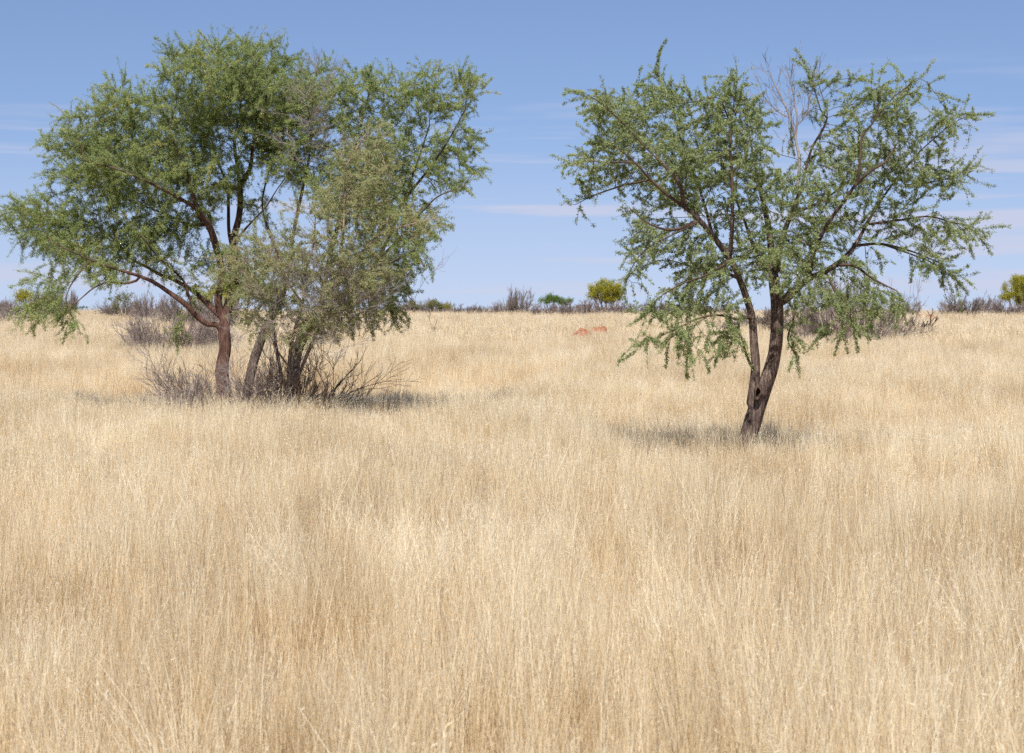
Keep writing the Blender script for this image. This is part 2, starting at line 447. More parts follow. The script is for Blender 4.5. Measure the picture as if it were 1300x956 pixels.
a.data.foreach_set('vector', np.stack([gt_[:, 0], gt_[:, 1], gr], -1).astype(np.float32).ravel())
a = me.attributes.new('scl', 'FLOAT_VECTOR', 'POINT')
a.data.foreach_set('vector', np.stack([0.5 + 0.5 * gh, 0.5 + 0.5 * gh, gh], -1).astype(np.float32).ravel())
me.materials.append(M['grass'])
grass = obj('grass', me)
tag(grass, 'tall dry straw coloured grass covering the whole plain', 'grass', kind='stuff')
ng = bpy.data.node_groups.new('grass_scatter', 'GeometryNodeTree')
ng.interface.new_socket('Geometry', in_out='INPUT', socket_type='NodeSocketGeometry')
ng.interface.new_socket('Geometry', in_out='OUTPUT', socket_type='NodeSocketGeometry')
gin = ng.nodes.new('NodeGroupInput'); gout = ng.nodes.new('NodeGroupOutput')
m2p = ng.nodes.new('GeometryNodeMeshToPoints'); ci = ng.nodes.new('GeometryNodeCollectionInfo')
ci.inputs['Collection'].default_value = src
ci.inputs['Separate Children'].default_value = True; ci.inputs['Reset Children'].default_value = True
iop = ng.nodes.new('GeometryNodeInstanceOnPoints')
def na(nm, ty):
    n = ng.nodes.new('GeometryNodeInputNamedAttribute'); n.data_type = ty; n.inputs['Name'].default_value = nm
    return n.outputs['Attribute']
l = ng.links
l.new(gin.outputs[0], m2p.inputs[0]); l.new(m2p.outputs[0], iop.inputs['Points'])
l.new(ci.outputs[0], iop.inputs['Instance']); iop.inputs['Pick Instance'].default_value = True
l.new(na('idx', 'INT'), iop.inputs['Instance Index'])
l.new(na('rot', 'FLOAT_VECTOR'), iop.inputs['Rotation']); l.new(na('scl', 'FLOAT_VECTOR'), iop.inputs['Scale'])
l.new(iop.outputs[0], gout.inputs[0])
md = grass.modifiers.new('scatter', 'NODES'); md.node_group = ng

# ------------------------------------------------------------------ trees
def catmull(pts, step=0.09):
    pts = np.asarray(pts, float)
    p = np.vstack([2 * pts[0] - pts[1], pts, 2 * pts[-1] - pts[-2]])
    out = []
    for i in range(1, len(p) - 2):
        L_ = np.linalg.norm(p[i + 1, :3] - p[i, :3]); n = max(1, int(round(L_ / step)))
        for k in range(n):
            t = k / n
            out.append(0.5 * (2 * p[i] + (p[i + 1] - p[i - 1]) * t + (2 * p[i - 1] - 5 * p[i] + 4 * p[i + 1] - p[i + 2]) * t * t
                              + (-p[i - 1] + 3 * p[i] - 3 * p[i + 1] + p[i + 2]) * t ** 3))
    out.append(p[-2])
    return np.array(out)

class Skeleton:
    def __init__(s): s.pos, s.par, s.rad = [], [], []
    def limb(s, pts, attach=True):
        """pts: rows of x,y,z,r in world metres"""
        c = catmull(pts)
        par = -1
        if attach and s.pos:
            dd = np.linalg.norm(np.array(s.pos) - c[0, :3], axis=1); par = int(dd.argmin())
            if dd[par] < 0.12: c = c[1:]
        for row in c:
            s.pos.append(row[:3]); s.par.append(par); s.rad.append(max(0.004, row[3])); par = len(s.pos) - 1

def colonize(sk, att, rng, D=0.11, kill=0.17, infl=1.4, iters=170, trop=(0, 0, 0), wiggle=0.18, seed_r=0.2):
    pos = list(sk.pos); par = list(sk.par); rad = list(sk.rad)
    pd = [np.zeros(3)] * len(pos)
    for i in range(len(pos)):
        pd[i] = norm(pos[i] - pos[par[i]]) if par[i] >= 0 else np.array([0, 0, 1.0])
    Pn = np.array(pos); nd = np.full(len(att), 1e9); ni_ = np.zeros(len(att), int)
    for s in range(0, len(Pn), 500):
        d = np.linalg.norm(att[:, None] - Pn[None, s:s + 500], axis=2); m = d.min(1); k = m < nd
        nd[k] = m[k]; ni_[k] = d.argmin(1)[k] + s
    alive = np.ones(len(att), bool); trop = np.array(trop)
    last = {}
    for it in range(iters):
        reach = infl if it > 25 else 9.0
        act = alive & (nd < reach)
        if not act.any(): break
        ids = ni_[act]; dirs = norm(att[act] - np.array(pos)[ids])
        u, inv = np.unique(ids, return_inverse=True)
        sm = np.zeros((len(u), 3)); np.add.at(sm, inv, dirs)
        new = []
        for k, i in enumerate(u):
            if last.get(i, 0) > 3: 
                continue
            v = norm(norm(sm[k]) + 0.55 * pd[i] + trop + rng.normal(0, wiggle, 3))
            new.append((i, pos[i] + v * D, v)); last[i] = last.get(i, 0) + 1
        if not new: break
        b = len(pos)
        for i, p_, v in new: pos.append(p_); par.append(i); rad.append(0.0); pd.append(v)
        NP = np.array([x[1] for x in new])
        idx = np.where(alive)[0]
        for s in range(0, len(NP), 400):
            d = np.linalg.norm(att[idx][:, None] - NP[None, s:s + 400], axis=2); m = d.min(1); k = m < nd[idx]
            nd[idx[k]] = m[k]; ni_[idx[k]] = d.argmin(1)[k] + b + s
        alive &= nd > kill
    return np.array(pos), np.array(par), np.array(rad), np.array(pd)

def pipe_radii(par, rad, r0=0.0035, e=2.35):
    n = len(par); acc = np.zeros(n); r = np.zeros(n)
    for i in range(n - 1, -1, -1):
        r[i] = max(acc[i] ** (1 / e) if acc[i] > 0 else r0, r0)
        if rad[i] > 0: r[i] = max(rad[i], min(r[i], rad[i] * 1.25))
        if par[i] >= 0: acc[par[i]] += r[i] ** e if rad[i] <= 0 else min(r[i], 0.02) ** e
    for i in range(n):                      # a child never thicker than its parent
        if par[i] >= 0: r[i] = min(r[i], r[par[i]] * 1.0)
    return r

def chains(pos, par, r):
    n = len(par); kids = [[] for _ in range(n)]
    for i in range(n):
        if par[i] >= 0: kids[par[i]].append(i)
    out = []
    starts = [i for i in range(n) if par[i] < 0]
    stack = [(i, -1) for i in starts]
    while stack:
        i, frm = stack.pop()
        ch = [frm] if frm >= 0 else []
        while True:
            ch.append(i)
            if not kids[i]: break
            main = max(kids[i], key=lambda k: r[k])
            for k in kids[i]:
                if k != main: stack.append((k, i))
            i = main
        out.append(ch)
    return out, kids

def wood(pos, par, r, thick, thin, rng, split=0.024):
    cs, kids = chains(pos, par, r)
    for ch in cs:
        if len(ch) < 2: continue
        p = pos[ch].copy(); rr = r[ch].copy()
        if ch[0] == par[ch[1]] and par[ch[0]] >= 0: rr[0] = rr[1]
        # cut where the limb gets thin
        k = np.where(rr < split)[0]; cut = k[0] if len(k) else len(ch)
        if cut >= 2:
            seg = slice(0, min(cut + 1, len(ch)))
            R0 = rr[seg].max(); sides = 28 if R0 > 0.09 else 14 if R0 > 0.045 else 8
            thick.add(*tubes(p[None, seg], rr[None, seg], sides, 0.11 if R0 > 0.09 else 0.07, rng))
            start = cut
        else: start = 0
        if start < len(ch) - 1:
            seg = slice(start, len(ch))
            thin.add(*tubes(p[None, seg], rr[None, seg], 5 if rr[start] > 0.012 else 3))
    return kids

def leafcloud(centres, axes, rng, nl, l, w, spread, tints=None):
    """rhombic leaflets round each cluster centre"""
    n = len(centres)
    C = np.repeat(centres, nl, 0) + rng.normal(0, spread, (n * nl, 3))
    ax = np.repeat(axes, nl, 0)
    U = norm(ax * 0.6 + rng.normal(0, 0.75, (n * nl, 3)) + [0, 0, 0.12])
    S = norm(np.cross(U, rng.normal(0, 0.7, (n * nl, 3)) + [0, -0.55, 0.85]))     # leaflets turn their faces to the light
    LL = l * rng.uniform(0.6, 1.35, (n * nl, 1)); WW = w * rng.uniform(0.7, 1.3, (n * nl, 1))
    V = np.stack([C, C + U * LL * 0.5 + S * WW * 0.5, C + U * LL, C + U * LL * 0.5 - S * WW * 0.5], 1).reshape(-1, 3)
    Q = np.arange(n * nl * 4).reshape(-1, 4)
    t = rng.random(n * nl) if tints is None else np.clip(np.repeat(tints, nl) * 0.6 + rng.random(n * nl) * 0.4, 0, 1)
    return V, Q, np.repeat(t, 4)

def sample_lobes(lobes, dens, rng, d0):
    """lobes: (px,py,rx,ry, depth offset, depth radius, weight) -> attraction points"""
    out = []
    for lb in lobes:
        px, py, rx, ry = lb[:4]; do = lb[4] if len(lb) > 4 else 0.0; s = d0 / F
        rd = lb[5] if len(lb) > 5 else (rx * ry) ** 0.5 * s * 1.15; wt = lb[6] if len(lb) > 6 else 1.0
        vol = 4.19 * rx * s * ry * s * rd; n = int(vol * dens * wt) + 3
        v = norm(rng.normal(0, 1, (n, 3))) * (rng.random((n, 1)) ** 0.42)
        c = P(px, py, d0 + do)
        out.append(c + v * [rx * s, rd, ry * s])
    return np.concatenate(out)

def grow_twigs(pos, par, r, pd, kids, rng, rmax, prob, Lr, K, droop, outw, centre, align, mult=1):
    c = [i for i in range(len(pos)) if r[i] < rmax and par[i] >= 0 and (rng.random() < prob or not kids[i])]
    c = np.array(c); rep = np.where([not kids[i] for i in c], 2, 1) * mult; c = np.repeat(c, rep)
    n = len(c)
    d = norm(pd[c] * align + norm(rng.normal(0, 1, (n, 3))) * 0.8 + norm(pos[c] - centre) * outw)
    L = rng.uniform(*Lr, n); paths = np.empty((n, K, 3)); paths[:, 0] = pos[c]
    dirs = np.empty((n, K, 3)); dirs[:, 0] = d
    bend = rng.normal(0, 0.16, (n, 3))
    z0, z1 = np.percentile(pos[c][:, 2], [2, 98]); dr = droop * (1 + 3.0 * np.clip(1 - (pos[c][:, 2] - z0) / (0.45 * (z1 - z0)), 0, 1))
    for k in range(1, K):
        d = norm(d + bend + np.stack([dr * 0, dr * 0, -dr], -1) + rng.normal(0, 0.09, (n, 3)))
        paths[:, k] = paths[:, k - 1] + d * (L / (K - 1))[:, None]; dirs[:, k] = d
    return paths, dirs, L

def along(paths, dirs, L, spacing, rng, t0=0.08):
    n, K, _ = paths.shape
    cnt = np.maximum(2, (L / spacing * np.clip(rng.lognormal(0.0, 0.5, n), .25, 2.4)).astype(int)); idx = np.repeat(np.arange(n), cnt)
    t = t0 + (1 - t0) * rng.random(len(idx)); f = t * (K - 1); k = np.minimum(f.astype(int), K - 2); fr = (f - k)[:, None]
    return paths[idx, k] * (1 - fr) + paths[idx, k + 1] * fr, dirs[idx, k], idx

THIN = 0.67
def tree(name, label, d0, base, limbs, lobes, mats, seed, dens=60, twig=dict(), leaf=dict(), col=dict(), group=None, keepout=None, layered=0):
    rng = np.random.default_rng(seed)
    org = P(base[0], base[1], d0); org[2] = G(org[0], org[1])
    root = empty(name, org); tag(root, label, 'tree', group)
    sk = Skeleton()
    s = d0 / F
    for li in limbs:
        pts = [[*P(p[0], p[1], d0 + (p[3] if len(p) > 3 else 0.0)), p[2] * s / 2 * THIN * (1 - 0.35 * i / len(li))] for i, p in enumerate(li)]   # p[2]: thickness in photo px
        sk.limb(pts)
    att = sample_lobes(lobes, dens, rng, d0)
    if layered:                      # foliage in flattish layers with gaps between
        nz = smoothnoise(att[:, 0] / .85 + seed, att[:, 2] / .36 + att[:, 1] * .2, seed) + smoothnoise(att[:, 1] / .8, att[:, 2] / .36 + att[:, 0] * .25, seed + 1)
        att = att[nz > -layered]
    pos, par, rad, pd = colonize(sk, att, rng, **col)
    r = pipe_radii(par, rad)
    th, tn = Acc(), Acc()
    kids = wood(pos, par, r, th, tn, rng)
    T = dict(rmax=0.010, prob=0.8, Lr=(0.2, 0.5), K=6, droop=0.04, outw=0.4, align=0.6, r0=0.0032); T.update(twig)
    r0 = T.pop('r0')
    centre = att.mean(0)
    pa, di, L_ = grow_twigs(pos, par, r, pd, kids, rng, centre=centre, **T)
    if keepout is not None:
        k = keepout(pa[:, -1], rng); pa, di, L_ = pa[k], di[k], L_[k]
    tn.add(*tubes(pa, np.broadcast_to(np.linspace(r0, r0 * 0.5, pa.shape[1]), pa.shape[:2]), 3))
    Lf = dict(spacing=0.035, nl=7, l=0.030, w=0.012, spread=0.012); Lf.update(leaf)
    c, ax, idx = along(pa, di, L_, Lf['spacing'], rng)
    tw = rng.random(len(pa))
    V, Q, t = leafcloud(c, ax, rng, Lf['nl'], Lf['l'], Lf['w'], Lf['spread'], tw[idx])
    obj('trunk', th.mesh('trunk', mats[0], org), root)
    obj('branches', tn.mesh('branches', mats[1], org, False), root)
    obj('crown', mesh_from('crown', V - org, Q, mats[2], {'tint': t}), root)
    print(name, 'att', len(att), 'nodes', len(pos), 'twigs', len(pa), 'clusters', len(c), 'leaves', len(Q))
    return root, org, rng

def dead_twigs(starts, rng, depth=3, L=0.6, nk=3, up=0.25, r=0.008, spread=0.55, gnarl=0.12, K=6, minr=0.0022, zmin=None):
    """recursive bare branching; starts: rows of (pos, dir, length, radius)"""
    A = Acc(); level = starts
    for g_ in range(depth + 1):
        if not level: break
        n = len(level)
        P0 = np.array([x[0] for x in level]); D0 = norm(np.array([x[1] for x in level])); LL = np.array([x[2] for x in level]); RR = np.array([x[3] for x in level])
        paths = np.empty((n, K, 3)); paths[:, 0] = P0; d = D0.copy(); dirs = np.empty_like(paths); dirs[:, 0] = d
        for k in range(1, K):
            d = norm(d + rng.normal(0, gnarl, (n, 3)) + [0, 0, up * 0.25])
            paths[:, k] = paths[:, k - 1] + d * (LL / (K - 1))[:, None]; dirs[:, k] = d
        if zmin is not None: paths[..., 2] = np.maximum(paths[..., 2], zmin)
        rr = RR[:, None] * np.linspace(1, 0.55, K)[None]
        A.add(*tubes(paths, np.maximum(rr, minr), 5 if RR.max() > 0.012 else 3))
        nxt = []
        if g_ < depth:
            for i in range(n):
                for c in range(nk if isinstance(nk, int) else nk[g_]):
                    f = rng.uniform(0.25, 1.0) * (K - 1); k = min(int(f), K - 2); fr = f - k
                    p = paths[i, k] * (1 - fr) + paths[i, k + 1] * fr
                    dd = norm(dirs[i, k] + norm(rng.normal(0, 1, 3)) * spread + [0, 0, up * 0.4])
                    nxt.append((p, dd, LL[i] * rng.uniform(0.4, 0.75), max(minr, RR[i] * 0.58)))
        level = nxt
    return A

MOTT = (M['bark_red'], M['twig_dark'], M['leaf_left'])
# ---- big left tree: two stems, umbrella crown
limbsA = [
    [(286, 562, 34), (285, 500, 30), (282, 470, 28), (286, 440, 26), (285, 415, 26), (291, 385, 23)],
    [(284, 408, 16), (277, 382, 15), (283, 350, 14), (275, 316, 15, -.2), (266, 288, 14, -.4), (251, 266, 12, -.6), (243, 240, 8, -.8), (232, 205, 6, -1.0), (215, 170, 4, -1.3)],
    [(290, 385, 19), (299, 352, 17), (296, 312, 15), (304, 272, 13, .2), (305, 240, 12, .3), (303, 220, 9, .4), (298, 180, 7, .5), (306, 130, 5, .6), (300, 90, 3, .6)],
    [(306, 235, 10, .3), (318, 212, 8, .1), (322, 180, 6, -.2), (335, 140, 4, -.5), (340, 100, 3, -.8)],
    [(284, 434, 11), (277, 414, 11), (262, 411, 11, -.1), (248, 400, 11, -.2), (235, 386, 12, -.3), (214, 371, 10, -.4), (196, 359, 9, -.6), (178, 351, 8, -.7), (149, 342, 6, -.9), (115, 330, 4, -1.1), (75, 312, 3, -1.3)],
    [(283, 404, 11), (275, 397, 11), (258, 381, 10, .1), (246, 370, 10, .2), (222, 356, 8, .3), (204, 349, 8, .4), (188, 340, 7, .5), (167, 328, 6, .6), (140, 300, 5, .9), (100, 275, 3, 1.2)],
    [(178, 355, 5, -.7), (158, 360, 5, -.9), (138, 358, 4, -1.1), (120, 365, 4, -1.2), (104, 378, 3, -1.3), (88, 392, 3, -1.4)],
    [(115, 330, 3.5, -1.1), (100, 348, 3, -1.2), (88, 366, 2.6, -1.3), (84, 384, 2, -1.35), (92, 402, 1.4, -1.4)],
    [(246, 388, 6, -.2), (238, 372, 6, -.2), (234, 358, 5, -.2), (222, 345, 5, -.4), (200, 325, 4, -.9), (180, 300, 3, -1.2)],
    [(297, 322, 8, 0), (291, 296, 7, .3), (290, 262, 7, .6), (288, 235, 6, .9), (275, 200, 5, 1.3), (262, 150, 3, 1.6)],
    [(296, 316, 7, 0), (303, 302, 6, 0), (312, 290, 5, 0), (324, 277, 4, -.2), (338, 262, 4, -.3), (352, 240, 3, -.4), (370, 215, 3, -.4)],
    [(251, 266, 8, -.6), (225, 250, 7, -.9), (190, 232, 5, -1.2), (150, 215, 4, -1.3), (110, 205, 3, -1.3)],
    [(264, 285, 7, -.3), (240, 285, 6, .3), (205, 270, 5, .9), (165, 255, 4, 1.3), (120, 235, 3, 1.6)],
]
lobesA = [(280, 112, 88, 52, 0, 1.9), (200, 150, 88, 58), (118, 188, 62, 52), (95, 210, 40, 35), (335, 140, 70, 62), (225, 215, 95, 48, 0, 1.4), (160, 246, 68, 26, 0, 1.2), (205, 272, 70, 28, 0, 1.1, .9), (110, 318, 60, 20, -.3, .8, .9), (70, 350, 30, 18, -1, .5, .9), (250, 230, 60, 30, 0, 1.2, .8),
          (90, 283, 72, 40), (40, 280, 40, 32, 0, 1.0, 1.3), (165, 305, 75, 30, 0, .8, .7), (66, 386, 38, 16, -1.3, .5, 1.5), (90, 402, 20, 16, -1.4, .35, 1.6), (40, 392, 20, 8, -1.4, .3, 1.2), (205, 404, 32, 26, -.3, .6, .6), (345, 90, 26, 24), (315, 75, 60, 22), (255, 322, 55, 26, 0, .6, .5), (250, 370, 30, 25, 0, .5, .6), 
          (130, 345, 40, 18, -.9, .5, .7), (300, 350, 30, 35, .2, .8, .5)]
tA, orgA, rA = tree('camelthorn_tree', 'tallest wide umbrella-crowned green tree at left with a straight red-brown trunk', 32.5, (293, 536), limbsA, lobesA, MOTT, 101,
     dens=82, layered=.85, twig=dict(droop=0.045, Lr=(0.18, 0.54), prob=.85, outw=0.5, mult=2), leaf=dict(spacing=0.0235, nl=7, l=0.028, w=0.0115, spread=0.017))

# ---- slim grey-stemmed tree between the two
limbsE = [
    [(307, 560, 20, .3), (314, 500, 19, .3), (322, 460, 18, .3), (334, 425, 18, .3), (346, 400, 16, .3), (358, 378, 13, .4), (366, 345, 11, .5), (372, 300, 9, .6), (382, 250, 8, .7), (392, 200, 6, .7), (398, 150, 4, .7)],
    [(366, 345, 7, .5), (352, 318, 7, .8), (340, 290, 6, 1.0), (333, 255, 5, 1.2), (345, 205, 4, 1.3), (360, 150, 3, 1.4)],
]
lobesE = [(378, 195, 44, 52, .6, 1.1), (388, 118, 40, 32, .6, 1.1), (345, 175, 34, 40, 1.2, .8), (362, 345, 34, 36, .7, .7, .8), (330, 270, 22, 30, 1.1, .6, .5)]
tE, orgE, rE = tree('slender_tree', 'slim green tree on a leaning grey stem between red-brown and thick grey trunks', 31.8, (309, 536), limbsE, lobesE,
     (M['bark_grey'], M['twig_dark'], M['leaf_left']), 505, dens=75, twig=dict(droop=0.045, Lr=(0.18, 0.52), prob=.85, outw=0.5, mult=2), leaf=dict(spacing=0.0235, nl=7, l=0.028, w=0.0115, spread=0.017))

# ---- right-leaning tree of the left clump
limbsB = [
    [(378, 552, 32), (374, 515, 28), (371, 490, 25), (374, 462, 23), (380, 438, 23), (391, 418, 24), (404, 402, 22), (420, 388, 18), (440, 372, 15, .2), (462, 356, 12, .4), (478, 332, 10, .6), (494, 300, 9, .8), (512, 255, 8, 1.0), (530, 205, 6, 1.0), (545, 160, 4, 1.0)],
    [(404, 402, 12), (410, 370, 11, .4), (418, 330, 10, .8), (430, 280, 9, 1.0), (440, 235, 7, 1.1), (450, 190, 6, 1.1), (462, 145, 4, 1.1), (470, 110, 3, 1.1)],
    [(478, 332, 7, .6), (505, 305, 6, .3), (530, 275, 5, .1), (555, 250, 4, 0), (580, 240, 3, 0)],
    [(452, 364, 8, .2), (468, 352, 7, -.1), (476, 340, 6, -.3), (500, 332, 5, -.5), (525, 318, 4, -.6)],
    [(512, 255, 6, 1.0), (540, 220, 5, .6), (568, 180, 4, .3), (590, 140, 3, .2)],
    [(440, 372, 8, .2), (470, 378, 6, .2), (492, 390, 4, .1), (505, 405, 3, 0)],
]
lobesB = [(425, 125, 52, 42, .8), (470, 135, 60, 48, .9), (530, 125, 64, 40, .9), (580, 118, 30, 30, .8), (500, 195, 70, 52, .8), (575, 185, 38, 28, .5), (596, 110, 26, 22, .7, .8), (598, 212, 24, 12, .4, .5, 1.2), (560, 232, 42, 20, .3, .7),
          (455, 235, 60, 60, 1.0, 1.3), (510, 275, 48, 46, .4, 1.0, .8), (475, 345, 54, 46, .1, .9, .9), (520, 330, 30, 40, -.2, .7, .7), (490, 390, 26, 22, .1, .5), (435, 385, 40, 30, .2, .8, .7)]
tB, orgB, rB = tree('leaning_tree', 'spreading green tree of the left clump with a thick grey trunk leaning right', 30.6, (377, 542), limbsB, lobesB,
     (M['bark_grey'], M['twig_dark'], M['leaf_left']), 202, dens=86, layered=.9, twig=dict(droop=0.05, Lr=(0.18, 0.44), prob=.85, outw=0.5, mult=2),
     leaf=dict(spacing=0.023, nl=7, l=0.028, w=0.0115, spread=0.016))
# dead grey twigs high in its crown
st_ = []
for k in range(40):
    p = P(400 + 30 * rB.uniform(-1, 1), 155 + 50 * rB.uniform(-1, 1), 30.6 + rB.uniform(-1.8, -.6))
    st_.append((p, rB.normal(0, 1, 3) + [0, -.3, .3], rB.uniform(.25, .5), .0045))
obj('dead_branches', dead_twigs(st_, rB, 2, nk=4, gnarl=.15).mesh('dead_branches', M['twig_grey'], orgB, False), tB)['label'] = 'leafless grey twigs high in the crown'

# ---- olive shrubby tree in front
limbsC = [
    [(362, 556, 9), (360, 500, 8), (354, 460, 7), (347, 420, 6, .1), (343, 392, 6, .1), (334, 378, 5, 0), (322, 358, 5, -.1), (308, 340, 4, -.2), (295, 325, 3, -.3)],
    [(365, 556, 9), (366, 500, 9), (368, 455, 8), (374, 420, 7), (384, 385, 6, -.2), (386, 350, 5, -.3), (398, 310, 5, -.4), (400, 280, 4, -.4)],
    [(368, 556, 8, -.2), (372, 500, 7, -.3), (390, 450, 7, -.5), (408, 410, 7, -.6), (425, 360, 6, -.7), (434, 310, 6, -.7), (437, 270, 5, -.7), (438, 240, 5, -.7), (437, 212, 4.5, -.7), (430, 196, 3, -.7)],
    [(437, 214, 4, -.7), (446, 200, 3.5, -.7), (456, 182, 3, -.7), (466, 168, 2, -.7)],
    [(425, 360, 5, -.7), (450, 330, 5, -.8), (480, 300, 4, -.8), (520, 285, 3, -.8), (548, 278, 2, -.8)],
    [(384, 385, 5, -.2), (360, 350, 4, -.5), (352, 320, 3, -.7)],
    [(408, 410, 5, -.6), (440, 390, 4, -.8), (475, 375, 3, -.9)],
    [(370, 470, 4, 0), (352, 445, 4, -.4), (342, 425, 3, -.7), (325, 410, 2, -.9)],
]
lobesC = [(462, 225, 44, 48, -.7, .8), (470, 190, 20, 26, -.7, .5), (432, 275, 66, 45, -.7, 1.0), (510, 285, 46, 24, -.8, .7), (405, 330, 78, 40, -.6, 1.1), (330, 325, 50, 30, -.4, .9), (300, 345, 28, 30, -.3, .7),
          (345, 375, 46, 32, -.3, .8, .7), (440, 350, 70, 48, -.7, 1.1), (410, 392, 60, 26, -.6, .9, .6), (468, 395, 34, 24, -.8, .6, .6), (350, 398, 40, 20, -.4, .7, .8), (400, 418, 46, 14, -.7, .6, .7)]
tC, orgC, rC = tree('olive_thorn_tree', 'slender dusty olive tree on several thin stems in front of the leaning trunk', 29.2, (366, 549), limbsC, lobesC,
     (M['bark_grey'], M['twig_pink'], M['leaf_olive']), 303, dens=60, twig=dict(droop=0.03, Lr=(0.2, 0.5), mult=2, prob=.58, outw=0.45, align=.5, r0=.0038),
     leaf=dict(spacing=0.032, nl=6, l=0.032, w=0.013, spread=0.016))
st_ = []
for k in range(120):
    p = P(rC.normal(408, 46), rC.normal(392, 30), 29.2 + rC.uniform(-1.6, -.4))
    st_.append((p, rC.normal(0, 1, 3) + [0, -.3, .1], rC.uniform(.3, .65), .0048))
obj('dead_branches', dead_twigs(st_, rC, 2, nk=4, gnarl=.15).mesh('dead_branches', M['twig_grey'], orgC, False), tC)['label'] = 'bare grey brown twigs low in the crown'

